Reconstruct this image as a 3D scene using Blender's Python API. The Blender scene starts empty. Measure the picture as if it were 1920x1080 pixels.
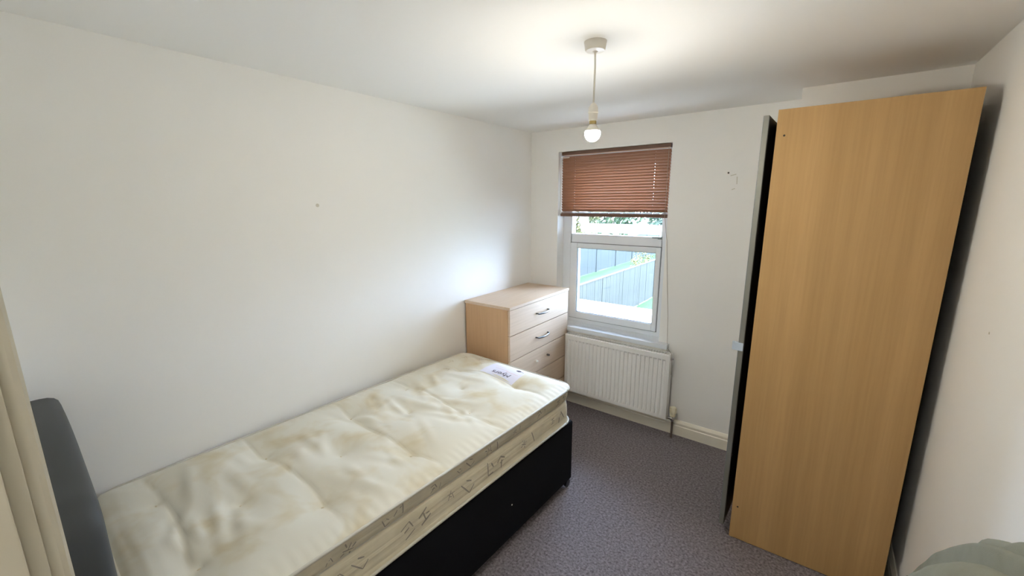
import bpy, bmesh, math, random
from mathutils import Vector, Matrix

random.seed(7)
S = bpy.context.scene
COL = S.collection

# ------------------------------------------------------------------ camera
F_PX, YAW, PITCH, ROLL = 775.0, 0.64499, -0.20322, -0.00478
CAM = Vector((2.01368, -2.95305, 1.68281))
cam_d = bpy.data.cameras.new('camera')
cam_d.sensor_fit = 'HORIZONTAL'
cam_d.sensor_width = 36.0
cam_d.lens = F_PX * 36.0 / 1920.0
cam_d.clip_start = 0.005
cam_d.clip_end = 300
cam = bpy.data.objects.new('camera', cam_d)
COL.objects.link(cam)
fw = Vector((-math.sin(YAW) * math.cos(PITCH), math.cos(YAW) * math.cos(PITCH), math.sin(PITCH)))
r0 = Vector((math.cos(YAW), math.sin(YAW), 0))
u0 = r0.cross(fw)
rr = math.cos(ROLL) * r0 + math.sin(ROLL) * u0
uu = -math.sin(ROLL) * r0 + math.cos(ROLL) * u0
M = Matrix((rr, uu, -fw)).transposed().to_4x4()
M.translation = CAM
cam.matrix_world = M
S.camera = cam

# ------------------------------------------------------------------ light and exposure
S.view_settings.view_transform = 'Standard'
S.view_settings.look = 'None'
S.view_settings.gamma = 1.0
S.view_settings.use_curve_mapping = False
S.view_settings.exposure = 0.7
SKY_STRENGTH, SKY_COLOUR = 18.5, (0.60, 0.765, 1.0)
BULB_STRENGTH, BULB_COLOUR = 400.0, (1.0, 0.93, 0.79)
LANDING_FILL_STRENGTH, LANDING_FILL_COLOUR = 26.0, (1.0, 0.95, 0.87)
world = bpy.data.worlds.new('sky')
S.world = world
world.use_nodes = True
bg = world.node_tree.nodes['Background']
bg.inputs[0].default_value = (*SKY_COLOUR, 1)
bg.inputs[1].default_value = SKY_STRENGTH
sun_d = bpy.data.lights.new('sun', 'SUN')
sun_d.energy = 30.0
sun_d.angle = math.radians(0.6)
sun_d.color = (1.0, 0.95, 0.85)
sun = bpy.data.objects.new('sun', sun_d)
COL.objects.link(sun)
sun.location = (-20, -20, 30)
sun.rotation_euler = Vector((0.62, 0.35, -0.80)).to_track_quat('-Z', 'Y').to_euler()
S.cycles.use_denoising = True
S.cycles.max_bounces = 12
S.cycles.diffuse_bounces = 8
S.cycles.transparent_max_bounces = 12
S.cycles.caustics_reflective = False
S.cycles.caustics_refractive = False
S.cycles.sample_clamp_indirect = 8.0


# ------------------------------------------------------------------ materials
def mat(name, col, rough=0.6, metal=0.0, spec=0.5, bump=0.0, bscale=200.0, var=0.0, vscale=6.0, coords='Object', detail=4):
    m = bpy.data.materials.new(name)
    m.use_nodes = True
    nt = m.node_tree
    N, L = nt.nodes, nt.links
    p = N['Principled BSDF']
    p.inputs['Base Color'].default_value = (*col, 1)
    p.inputs['Roughness'].default_value = rough
    p.inputs['Metallic'].default_value = metal
    p.inputs['Specular IOR Level'].default_value = spec
    tc = N.new('ShaderNodeTexCoord')
    if var > 0:
        nz = N.new('ShaderNodeTexNoise')
        nz.inputs['Scale'].default_value = vscale
        nz.inputs['Detail'].default_value = detail
        L.new(tc.outputs[coords], nz.inputs['Vector'])
        rp = N.new('ShaderNodeValToRGB')
        rp.color_ramp.elements[0].position = 0.3
        rp.color_ramp.elements[1].position = 0.7
        rp.color_ramp.elements[0].color = (*[c * (1 - var) for c in col], 1)
        rp.color_ramp.elements[1].color = (*[min(1, c * (1 + var)) for c in col], 1)
        L.new(nz.outputs['Fac'], rp.inputs['Fac'])
        L.new(rp.outputs['Color'], p.inputs['Base Color'])
    if bump > 0:
        nb = N.new('ShaderNodeTexNoise')
        nb.inputs['Scale'].default_value = bscale
        nb.inputs['Detail'].default_value = 3
        L.new(tc.outputs[coords], nb.inputs['Vector'])
        b = N.new('ShaderNodeBump')
        b.inputs['Strength'].default_value = bump
        b.inputs['Distance'].default_value = 0.002
        L.new(nb.outputs['Fac'], b.inputs['Height'])
        L.new(b.outputs['Normal'], p.inputs['Normal'])
    return m


def wood(name, c1, c2, c3, axis='X', band=11.0, grain_axis='Z', rough=0.45):
    """Printed beech: broad parallel staves of slightly different tone plus a fine grain along grain_axis."""
    m = bpy.data.materials.new(name)
    m.use_nodes = True
    nt = m.node_tree
    N, L = nt.nodes, nt.links
    p = N['Principled BSDF']
    p.inputs['Roughness'].default_value = rough
    p.inputs['Specular IOR Level'].default_value = 0.35
    tc = N.new('ShaderNodeTexCoord')
    mp = N.new('ShaderNodeMapping')
    sc = {'X': (band, 0.02, 0.02), 'Y': (0.02, band, 0.02), 'Z': (0.02, 0.02, band)}[axis]
    mp.inputs['Scale'].default_value = sc
    L.new(tc.outputs['Object'], mp.inputs['Vector'])
    nz = N.new('ShaderNodeTexNoise')
    nz.inputs['Scale'].default_value = 1.6
    nz.inputs['Detail'].default_value = 1.5
    L.new(mp.outputs['Vector'], nz.inputs['Vector'])
    rp = N.new('ShaderNodeValToRGB')
    e = rp.color_ramp.elements
    e[0].position, e[0].color = 0.36, (*c1, 1)
    e[1].position, e[1].color = 0.64, (*c3, 1)
    x = e.new(0.5)
    x.color = (*c2, 1)
    L.new(nz.outputs['Fac'], rp.inputs['Fac'])
    mg = N.new('ShaderNodeMapping')
    gs = [90.0, 90.0, 90.0]
    gs['XYZ'.index(grain_axis)] = 3.0
    mg.inputs['Scale'].default_value = gs
    L.new(tc.outputs['Object'], mg.inputs['Vector'])
    ng = N.new('ShaderNodeTexNoise')
    ng.inputs['Scale'].default_value = 1.0
    ng.inputs['Detail'].default_value = 3
    L.new(mg.outputs['Vector'], ng.inputs['Vector'])
    r2 = N.new('ShaderNodeValToRGB')
    r2.color_ramp.elements[0].position = 0.3
    r2.color_ramp.elements[0].color = (0.92, 0.915, 0.90, 1)
    r2.color_ramp.elements[1].position = 0.6
    r2.color_ramp.elements[1].color = (1, 1, 1, 1)
    L.new(ng.outputs['Fac'], r2.inputs['Fac'])
    mx = N.new('ShaderNodeMix')
    mx.data_type = 'RGBA'
    mx.blend_type = 'MULTIPLY'
    mx.inputs['Factor'].default_value = 1.0
    L.new(rp.outputs['Color'], mx.inputs['A'])
    L.new(r2.outputs['Color'], mx.inputs['B'])
    L.new(mx.outputs['Result'], p.inputs['Base Color'])
    return m


def glass_mat(name):
    m = bpy.data.materials.new(name)
    m.use_nodes = True
    nt = m.node_tree
    N, L = nt.nodes, nt.links
    out = N['Material Output']
    N.remove(N['Principled BSDF'])
    t = N.new('ShaderNodeBsdfTransparent')
    t.inputs[0].default_value = (0.95, 0.97, 0.99, 1)
    g = N.new('ShaderNodeBsdfGlossy')
    g.inputs['Roughness'].default_value = 0.02
    fr = N.new('ShaderNodeFresnel')
    fr.inputs['IOR'].default_value = 1.35
    mx = N.new('ShaderNodeMixShader')
    L.new(fr.outputs[0], mx.inputs[0])
    L.new(t.outputs[0], mx.inputs[1])
    L.new(g.outputs[0], mx.inputs[2])
    L.new(mx.outputs[0], out.inputs[0])
    return m


def emit_mat(name, col, s):
    m = bpy.data.materials.new(name)
    m.use_nodes = True
    nt = m.node_tree
    nt.nodes.remove(nt.nodes['Principled BSDF'])
    e = nt.nodes.new('ShaderNodeEmission')
    e.inputs[0].default_value = (*col, 1)
    e.inputs[1].default_value = s
    nt.links.new(e.outputs[0], nt.nodes['Material Output'].inputs[0])
    return m


WALL = mat('wall_paint', (0.87, 0.865, 0.845), 0.55, spec=0.3, bump=0.12, bscale=90, var=0.015, vscale=1.5)
SKIRT = mat('cream_gloss_skirting', (0.82, 0.775, 0.66), 0.35, bump=0.1, bscale=40)
CEIL = mat('ceiling_paint', (0.87, 0.867, 0.85), 0.7, spec=0.2, bump=0.10, bscale=60)
GLOSS = mat('darkened_cream_door_paint', (0.50, 0.465, 0.37), 0.35, bump=0.1, bscale=40, var=0.03, vscale=9)  # cream set darker than the skirting because the frame rendered too bright
UPVC = mat('sky_tinted_upvc', (0.80, 0.84, 0.89), 0.25)  # white plastic with the blue of the sky light put into its colour
SILL = mat('sky_tinted_sill_gloss', (0.74, 0.79, 0.85), 0.16)  # white board, tinted with the sky's blue reflection
SILL_EDGE = mat('grey_sill_edge', (0.66, 0.65, 0.62), 0.5, var=0.12, vscale=30)  # greyer and more mottled than the sill board
GLASS = glass_mat('window_glass')
GASKET = mat('grey_gasket', (0.18, 0.20, 0.22), 0.6)
RAD = mat('radiator_enamel', (0.84, 0.84, 0.83), 0.35)
RAD_DARK = mat('radiator_inside', (0.30, 0.29, 0.28), 0.6)
VALVE = mat('cream_valve_plastic', (0.72, 0.66, 0.48), 0.45)
CHROME = mat('chrome', (0.55, 0.55, 0.55), 0.25, metal=1.0)
PIPE = mat('brown_painted_pipe', (0.10, 0.075, 0.06), 0.5)
BLIND = mat('brown_blind_slat', (0.32, 0.155, 0.085), 0.38, spec=0.45)
BLIND_RAIL = mat('dark_brown_rail', (0.14, 0.070, 0.045), 0.45)
CORD_WHITE = mat('cream_cord', (0.85, 0.83, 0.78), 0.7)
CORD_GREY = mat('grey_cord', (0.32, 0.28, 0.23), 0.8)
PLASTIC = mat('white_plastic', (0.72, 0.68, 0.60), 0.4)
BULB = emit_mat('lit_bulb', BULB_COLOUR, BULB_STRENGTH)
BRASS = mat('brass_cap', (0.55, 0.42, 0.18), 0.35, metal=1.0)
BEECH_W = wood('wardrobe_beech', (0.465, 0.285, 0.118), (0.50, 0.31, 0.13), (0.535, 0.333, 0.142), 'X', 7.0, 'Z')
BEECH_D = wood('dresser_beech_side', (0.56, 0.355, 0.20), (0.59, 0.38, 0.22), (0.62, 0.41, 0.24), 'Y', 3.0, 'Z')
BEECH_F = wood('dresser_beech_window_lit', (0.61, 0.47, 0.345), (0.63, 0.485, 0.36), (0.65, 0.50, 0.375), 'Z', 3.0, 'Y')  # paler than the sides: window light on the front put into the colour
ALU = mat('grey_aluminium', (0.25, 0.25, 0.225), 0.42, metal=0.55)
BLACK_PANEL = mat('black_door_back', (0.02, 0.02, 0.022), 0.4)
CLIP = mat('pale_blue_plastic', (0.50, 0.58, 0.68), 0.3)
BLACK_FABRIC = mat('black_divan_fabric', (0.006, 0.0066, 0.009), 0.85, spec=0.12, bump=0.3, bscale=900)
HEAD_FABRIC = mat('charcoal_headboard', (0.055, 0.058, 0.058), 0.6, spec=0.35, bump=0.15, bscale=700)
BLACK_PLASTIC = mat('black_plastic', (0.01, 0.01, 0.012), 0.35)
PIPING = mat('mattress_piping', (0.55, 0.53, 0.46), 0.8)
INK = mat('grey_brown_print', (0.30, 0.27, 0.22), 0.8)
LABEL_M = mat('lilac_label', (0.74, 0.73, 0.83), 0.6)
TEXT_INK = mat('label_dark_ink', (0.055, 0.045, 0.085), 0.6)
PINK_INK = mat('label_pink_ink', (0.70, 0.50, 0.48), 0.6)
GARMENT = mat('grey_knit', (0.25, 0.25, 0.20), 0.9, spec=0.15, bump=0.5, bscale=450, var=0.06, vscale=15)
CHAIR_M = mat('dark_chair_wood', (0.08, 0.055, 0.04), 0.5)
HOLE = mat('dark_screw_hole', (0.05, 0.04, 0.03), 0.9)
SCUFF = mat('wall_scuff', (0.64, 0.61, 0.54), 0.8)
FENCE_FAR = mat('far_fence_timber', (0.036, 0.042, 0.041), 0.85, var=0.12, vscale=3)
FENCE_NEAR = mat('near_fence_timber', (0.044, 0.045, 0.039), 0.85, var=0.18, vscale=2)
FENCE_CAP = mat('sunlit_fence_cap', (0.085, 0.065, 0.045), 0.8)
LAWN = mat('garden_lawn', (0.020, 0.050, 0.010), 0.9, var=0.25, vscale=1.5)
PAVE = mat('pale_roof_felt', (0.62, 0.60, 0.57), 0.8, var=0.08, vscale=2)
LEAF = [mat('leaf_yellow_green', (0.070, 0.070, 0.018), 0.7, var=0.3, vscale=3),
        mat('leaf_green', (0.032, 0.058, 0.022), 0.7, var=0.3, vscale=3),
        mat('leaf_deep_green', (0.030, 0.054, 0.032), 0.7, var=0.3, vscale=3)]
BARK = mat('bark', (0.10, 0.08, 0.06), 0.9)


def carpet_mat():
    m = bpy.data.materials.new('brown_carpet')
    m.use_nodes = True
    nt = m.node_tree
    N, L = nt.nodes, nt.links
    p = N['Principled BSDF']
    p.inputs['Roughness'].default_value = 0.95
    p.inputs['Specular IOR Level'].default_value = 0.1
    tc = N.new('ShaderNodeTexCoord')
    n1 = N.new('ShaderNodeTexNoise')
    n1.inputs['Scale'].default_value = 85
    n1.inputs['Detail'].default_value = 5
    n1.inputs['Roughness'].default_value = 0.7
    L.new(tc.outputs['Object'], n1.inputs['Vector'])
    rp = N.new('ShaderNodeValToRGB')
    e = rp.color_ramp.elements
    e[0].position, e[0].color = 0.33, (0.090, 0.076, 0.080, 1)
    e[1].position, e[1].color = 0.68, (0.31, 0.28, 0.30, 1)
    L.new(n1.outputs['Fac'], rp.inputs['Fac'])
    L.new(rp.outputs['Color'], p.inputs['Base Color'])
    b = N.new('ShaderNodeBump')
    b.inputs['Strength'].default_value = 0.6
    b.inputs['Distance'].default_value = 0.004
    L.new(n1.outputs['Fac'], b.inputs['Height'])
    L.new(b.outputs['Normal'], p.inputs['Normal'])
    return m


def ticking_mat():
    m = bpy.data.materials.new('cream_mattress_ticking')
    m.use_nodes = True
    nt = m.node_tree
    N, L = nt.nodes, nt.links
    p = N['Principled BSDF']
    p.inputs['Roughness'].default_value = 0.55
    p.inputs['Specular IOR Level'].default_value = 0.3
    p.inputs['Sheen Weight'].default_value = 0.15
    tc = N.new('ShaderNodeTexCoord')
    n1 = N.new('ShaderNodeTexNoise')
    n1.inputs['Scale'].default_value = 5.5
    n1.inputs['Detail'].default_value = 3
    n1.inputs['Distortion'].default_value = 0.4
    L.new(tc.outputs['Object'], n1.inputs['Vector'])
    rp = N.new('ShaderNodeValToRGB')
    e = rp.color_ramp.elements
    e[0].position, e[0].color = 0.26, (0.60, 0.515, 0.335, 1)
    e[1].position, e[1].color = 0.50, (0.72, 0.695, 0.60, 1)
    L.new(n1.outputs['Fac'], rp.inputs['Fac'])
    L.new(rp.outputs['Color'], p.inputs['Base Color'])
    n2 = N.new('ShaderNodeTexNoise')
    n2.inputs['Scale'].default_value = 500
    L.new(tc.outputs['Object'], n2.inputs['Vector'])
    b = N.new('ShaderNodeBump')
    b.inputs['Strength'].default_value = 0.1
    b.inputs['Distance'].default_value = 0.001
    L.new(n2.outputs['Fac'], b.inputs['Height'])
    L.new(b.outputs['Normal'], p.inputs['Normal'])
    return m


CARPET = carpet_mat()
TICKING = ticking_mat()
BORDER = mat('mattress_border_fabric', (0.66, 0.60, 0.45), 0.7, var=0.10, vscale=9)
nt_ = BORDER.node_tree
mp_ = nt_.nodes.new('ShaderNodeMapping')
mp_.inputs['Scale'].default_value = (8, 2.2, 60)
tc_ = nt_.nodes.new('ShaderNodeTexCoord')
nt_.links.new(tc_.outputs['Object'], mp_.inputs['Vector'])
nz_ = nt_.nodes.new('ShaderNodeTexNoise')
nz_.inputs['Scale'].default_value = 1.0
nz_.inputs['Detail'].default_value = 3
nt_.links.new(mp_.outputs['Vector'], nz_.inputs['Vector'])
bp_ = nt_.nodes.new('ShaderNodeBump')
bp_.inputs['Strength'].default_value = 0.7
bp_.inputs['Distance'].default_value = 0.006
nt_.links.new(nz_.outputs['Fac'], bp_.inputs['Height'])
nt_.links.new(bp_.outputs['Normal'], nt_.nodes['Principled BSDF'].inputs['Normal'])
BUTTON = mat('tuft_felt', (0.62, 0.54, 0.38), 0.8)


# ------------------------------------------------------------------ mesh helpers
class B:
    def __init__(self):
        self.bm = bmesh.new()

    def box(self, lo, hi, bev=0.0, seg=2):
        t = bmesh.new()
        bmesh.ops.create_cube(t, size=1.0)
        lo, hi = Vector(lo), Vector(hi)
        for v in t.verts:
            v.co = Vector([lo[i] + (v.co[i] + 0.5) * (hi[i] - lo[i]) for i in range(3)])
        if bev > 0:
            bmesh.ops.bevel(t, geom=list(t.edges), offset=bev, segments=seg, profile=0.7, affect='EDGES')
        self.merge(t)
        return self

    def merge(self, t):
        me = bpy.data.meshes.new('tmp')
        t.to_mesh(me)
        t.free()
        self.bm.from_mesh(me)
        bpy.data.meshes.remove(me)

    def lathe(self, prof, c=(0, 0, 0), seg=24, axis='Z'):
        """prof: list of (r, h) from one end to the other; closed with caps where r > 0 at the ends."""
        c = Vector(c)
        rings = []
        for r, h in prof:
            ring = []
            for k in range(seg):
                a = 2 * math.pi * k / seg
                x, y = r * math.cos(a), r * math.sin(a)
                co = {'Z': (x, y, h), 'X': (h, x, y), 'Y': (y, h, x)}[axis]
                ring.append(self.bm.verts.new(c + Vector(co)))
            rings.append(ring)
        for a, b in zip(rings, rings[1:]):
            for k in range(seg):
                self.bm.faces.new((a[k], a[(k + 1) % seg], b[(k + 1) % seg], b[k]))
        self.bm.faces.new(list(reversed(rings[0])))
        self.bm.faces.new(rings[-1])
        return self

    def tube(self, pts, r, seg=8):
        pts = [Vector(p) for p in pts]
        rings = []
        prev = None
        for i, p in enumerate(pts):
            d = (pts[min(i + 1, len(pts) - 1)] - pts[max(i - 1, 0)]).normalized()
            if prev is None:
                n = d.orthogonal().normalized()
            else:
                n = (prev - d * prev.dot(d)).normalized()
            prev = n
            bn = d.cross(n)
            ri = r[i] if isinstance(r, (list, tuple)) else r
            rings.append([self.bm.verts.new(p + ri * (math.cos(2 * math.pi * k / seg) * n + math.sin(2 * math.pi * k / seg) * bn)) for k in range(seg)])
        for a, b in zip(rings, rings[1:]):
            for k in range(seg):
                self.bm.faces.new((a[k], a[(k + 1) % seg], b[(k + 1) % seg], b[k]))
        self.bm.faces.new(list(reversed(rings[0])))
        self.bm.faces.new(rings[-1])
        return self

    def prism(self, poly, lo, hi, axis):
        """poly: 2-D outline in the plane across axis, extruded from lo to hi."""
        def co(p, h):
            return {'X': (h, p[0], p[1]), 'Y': (p[0], h, p[1]), 'Z': (p[0], p[1], h)}[axis]
        a = [self.bm.verts.new(co(p, lo)) for p in poly]
        b = [self.bm.verts.new(co(p, hi)) for p in poly]
        n = len(poly)
        for k in range(n):
            self.bm.faces.new((a[k], a[(k + 1) % n], b[(k + 1) % n], b[k]))
        self.bm.faces.new(list(reversed(a)))
        self.bm.faces.new(b)
        return self

    def quads(self, rows):
        vs = [[self.bm.verts.new(p) for p in row] for row in rows]
        for a, b in zip(vs, vs[1:]):
            for k in range(len(a) - 1):
                self.bm.faces.new((a[k], a[k + 1], b[k + 1], b[k]))
        return self

    def build(self, name, m, parent=None, smooth=False, angle=None):
        bmesh.ops.recalc_face_normals(self.bm, faces=list(self.bm.faces))
        me = bpy.data.meshes.new(name)
        self.bm.to_mesh(me)
        self.bm.free()
        me.materials.append(m)
        if smooth:
            me.polygons.foreach_set('use_smooth', [True] * len(me.polygons))
            if angle:
                me.set_sharp_from_angle(angle=math.radians(angle))
        o = bpy.data.objects.new(name, me)
        COL.objects.link(o)
        if parent:
            o.parent = parent
        return o


def copy_of(o, parent, loc=None):
    c = o.copy()
    COL.objects.link(c)
    c.parent = parent
    if loc is not None:
        c.location = loc
    return c


def tag(o, label, cat, kind=None, group=None):
    o['label'] = label
    o['category'] = cat
    if kind:
        o['kind'] = kind
    if group:
        o['group'] = group
    return o


def thing(name, label, cat, loc=(0, 0, 0), rz=0.0, kind=None, group=None):
    o = bpy.data.objects.new(name, None)
    COL.objects.link(o)
    o.location = loc
    o.rotation_euler = (0, 0, rz)
    return tag(o, label, cat, kind, group)


# ------------------------------------------------------------------ room shell
H, W = 2.2425, 2.437
WL, WR, WB, WT = 0.2614, 1.1363, 0.650, 2.073      # window opening
YN = -2.953                                         # door wall, room side
DL, DR, DH = 1.300, 2.120, 2.020                    # doorway
BX, BY = 1.8415, -0.278                             # chimney breast

tag(B().box((-0.1, -4.2, -0.06), (W + 0.1, 0.0, 0.0)).build('floor', CARPET),
    'dark brown speckled carpet across the bedroom floor', 'floor', 'structure')
tag(B().box((-0.1, -4.2, H), (W + 0.1, 0.28, H + 0.08)).build('ceiling', CEIL),
    'plain off-white ceiling over the bedroom', 'ceiling', 'structure')
wall_left = tag(B().box((-0.1, YN, 0), (0, 0, H)).build('wall_left', WALL),
                'long off-white wall running beside the bed', 'wall', 'structure')
wall_right = tag(B().box((W, -4.2, 0), (W + 0.1, 0, H)).build('wall_right', WALL),
                 'off-white wall behind the wardrobe back', 'wall', 'structure')
b = B()
b.box((-0.1, 0, 0), (WL, 0.28, H)).box((WR, 0, 0), (W + 0.1, 0.28, H))
b.box((WL, 0, 0), (WR, 0.28, WB)).box((WL, 0, WT), (WR, 0.28, H))
wall_window = tag(b.build('wall_window', WALL), 'off-white wall with the window and radiator', 'wall', 'structure')
tag(B().box((BX, BY, 0), (W, 0, H)).build('wall_chimney', WALL),
    'shallow projecting chimney breast behind the wardrobe', 'wall', 'structure')
b = B()
b.box((-0.1, YN - 0.11, 0), (DL - 0.03, YN, H)).box((DR + 0.03, YN - 0.11, 0), (W, YN, H)).box((DL - 0.03, YN - 0.11, DH + 0.03), (DR + 0.03, YN, H))
tag(b.build('wall_door', WALL), 'wall with the doorway behind the headboard', 'wall', 'structure')
tag(B().box((0.9, -4.2, 0), (1.0, YN - 0.11, H)).build('wall_landing_side', WALL), 'side wall of the landing outside the doorway', 'wall', 'structure')
tag(B().box((1.0, -4.2, 0), (W, -4.1, H)).build('wall_landing_back', WALL), 'back wall of the landing outside the doorway', 'wall', 'structure')

# small marks on the walls (parts of the walls)
B().lathe([(0.0055, 0), (0.0055, 0.0012)], (1.490, -0.001, 1.860), 10, 'Y').build('screw_hole', HOLE, wall_window)
for (x0, z0, x1, z1) in ((1.503, 1.842, 1.535, 1.850), (1.541, 1.835, 1.543, 1.790), (1.517, 1.757, 1.535, 1.764)):
    dx, dz = x1 - x0, z1 - z0
    l = math.hypot(dx, dz)
    nx, nz = -dz / l * 0.0025, dx / l * 0.0025
    B().quads([[(x0 + nx, -0.0006, z0 + nz), (x1 + nx, -0.0006, z1 + nz)], [(x0 - nx, -0.0006, z0 - nz), (x1 - nx, -0.0006, z1 - nz)]]).build('scuff_mark', SCUFF, wall_window)
B().lathe([(0.009, 0), (0.009, 0.001)], (0.0, -1.868, 1.675), 10, 'X').build('scuff_mark', SCUFF, wall_left)
B().lathe([(0.004, -0.001), (0.004, 0.0)], (W, -1.177, 1.300), 10, 'X').build('scuff_mark', SCUFF, wall_right)


# skirting boards: torus-and-groove profile (d = out from the wall, z)
SK = [(0, 0), (0.019, 0), (0.019, 0.072), (0.015, 0.076), (0.015, 0.082), (0.017, 0.086), (0.017, 0.096), (0.011, 0.106), (0.005, 0.114), (0, 0.114)]
tag(B().prism([(-d, z) for d, z in SK], 0.0, BX, 'X').build('baseboard_window', SKIRT), 'cream grooved skirting board under the radiator and window wall', 'skirting board', 'structure')
tag(B().prism([(BY - d, z) for d, z in SK], BX, W, 'X').build('baseboard_chimney', SKIRT), 'cream skirting board along the chimney breast', 'skirting board', 'structure')
tag(B().prism([(W - d, z) for d, z in SK], YN, BY, 'Y').build('baseboard_right', SKIRT), 'cream skirting board along the right wall behind the wardrobe', 'skirting board', 'structure')
tag(B().prism([(d, z) for d, z in SK], YN, 0, 'Y').build('baseboard_left', SKIRT), 'cream skirting board along the wall beside the bed', 'skirting board', 'structure')

# doorway: architrave, lining and stop
door = thing('door_1', 'cream painted door frame at the left edge beside the headboard', 'door frame', (0, 0, 0), 0, 'structure')
arch = [(DL - 0.066, YN), (DL - 0.066, YN + 0.010), (DL - 0.050, YN + 0.018), (DL - 0.006, YN + 0.018), (DL - 0.001, YN + 0.015), (DL, YN + 0.010), (DL, YN)]
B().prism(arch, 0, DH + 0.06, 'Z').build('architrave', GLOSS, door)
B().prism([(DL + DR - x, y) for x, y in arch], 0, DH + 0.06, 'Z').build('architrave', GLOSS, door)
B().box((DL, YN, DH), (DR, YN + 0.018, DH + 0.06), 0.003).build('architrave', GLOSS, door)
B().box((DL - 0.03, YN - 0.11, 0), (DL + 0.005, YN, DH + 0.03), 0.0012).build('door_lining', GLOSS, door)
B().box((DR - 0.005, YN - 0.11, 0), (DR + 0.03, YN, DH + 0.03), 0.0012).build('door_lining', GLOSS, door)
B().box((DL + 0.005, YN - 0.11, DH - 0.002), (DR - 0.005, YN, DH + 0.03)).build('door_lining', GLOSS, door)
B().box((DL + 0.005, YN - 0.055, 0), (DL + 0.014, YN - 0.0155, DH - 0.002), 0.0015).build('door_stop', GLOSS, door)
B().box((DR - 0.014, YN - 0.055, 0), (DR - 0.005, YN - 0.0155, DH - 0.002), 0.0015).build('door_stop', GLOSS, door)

# ------------------------------------------------------------------ window
win = thing('window_1', 'white double glazed window with open top light under the brown blind', 'window', (0, 0, 0), 0, 'structure')
FY = 0.100
FZ0 = 0.684
X0, X1, ZT0, ZT1, ZH = 0.330, 1.084, 1.362, 1.428, 2.005


def ring(bb, x0, x1, z0, z1, w, y0, y1, bev=0.004):
    """A rectangular frame of four rails, w wide, in the plane of the window."""
    l, r_, bt, tp = w if isinstance(w, tuple) else (w, w, w, w)
    bb.box((x0, y0, z0), (x0 + l, y1, z1), bev)
    bb.box((x1 - r_, y0, z0), (x1, y1, z1), bev)
    bb.box((x0 + l - 0.001, y0, z0), (x1 - r_ + 0.001, y1, z0 + bt), bev)
    bb.box((x0 + l - 0.001, y0, z1 - tp), (x1 - r_ + 0.001, y1, z1), bev)
    return bb


b = B()
ring(b, WL, WR, FZ0, WT, (X0 - WL + 0.012, WR - X1 + 0.012, 0.052, WT - ZH), FY, FY + 0.065, 0.003)
b.box((X0, FY, ZT0 - 0.006), (X1, FY + 0.065, ZT1 + 0.004), 0.003)
b.build('window_frame', UPVC, win)
# lower sash, closed and a little proud of the frame
low = ring(B(), X0 + 0.008, X1 - 0.006, 0.722, ZT0 - 0.004, (0.062, 0.034, 0.055, 0.040), FY - 0.014, FY + 0.05, 0.006).build('sash', UPVC, win)
ring(B(), X0 + 0.003, X1 - 0.001, 0.717, ZT0 + 0.001, 0.006, FY - 0.003, FY + 0.004, 0).build('gasket', GASKET, low)
ring(B(), 0.399, 1.045, 0.776, 1.319, 0.004, FY - 0.006, FY + 0.01, 0).build('bead', GASKET, low)
B().box((0.392, FY + 0.012, 0.768), (1.052, FY + 0.018, 1.325)).build('pane', GLASS, low)
# top light, hung at its head and standing open
SHL = ZH - ZT1 + 0.012
top = ring(B(), X0 + 0.004, X1 - 0.004, -SHL, 0.0, (0.050, 0.034, 0.058, 0.05), -0.03, 0.035, 0.006).build('sash', UPVC, win)
B().box((X0 + 0.05, 0.0, -SHL + 0.052), (X1 - 0.034, 0.006, -0.045)).build('pane', GLASS, top)
top.location = (0, FY + 0.045, ZH + 0.005)
top.rotation_euler = (math.radians(15.5), 0, 0)
# casement handle and stay on the transom
hb = B()
hb.box((1.012, FY - 0.022, ZT1 - 0.004), (1.078, FY - 0.008, ZT1 + 0.008), 0.004)
hb.box((1.050, FY - 0.010, ZT1 - 0.010), (1.080, FY + 0.004, ZT1 + 0.010), 0.003)
hb.build('handle', mat('grey_handle', (0.22, 0.27, 0.28), 0.35, metal=0.6), win)
# sill board: nosing projects into the room past the opening on the right
b = B()
b.box((WL, -0.002, WB), (WR, FY + 0.01, FZ0), 0.001)
b.box((0.200, -0.058, WB), (1.212, 0.0, FZ0), 0.006, 3)
b.build('window_sill', SILL, win)
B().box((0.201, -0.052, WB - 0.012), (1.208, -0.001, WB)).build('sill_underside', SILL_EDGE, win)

# ------------------------------------------------------------------ venetian blind
bl = thing('venetian_blind', 'brown wooden-look venetian blind lowered over the top half of the window', 'blind', (0, 0, 0))
BXL, BXR = 0.284, 1.124
YB = 0.030
B().box((BXL, YB - 0.020, 2.046), (BXR, YB + 0.024, WT - 0.002), 0.002).build('head_rail', BLIND_RAIL, bl)
B().box((BXL + 0.02, YB - 0.0235, 2.040), (BXR, YB - 0.019, 2.046), 0.001).build('gap_light_strip', mat('pale_gap_light', (0.60, 0.45, 0.34), 0.4), bl)  # pale strip standing in for the light line under the head rail
NS, Z_TOP, Z_BOT = 21, 2.026, 1.622
HOLES = (BXL + 0.112, BXR - 0.105)


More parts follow.
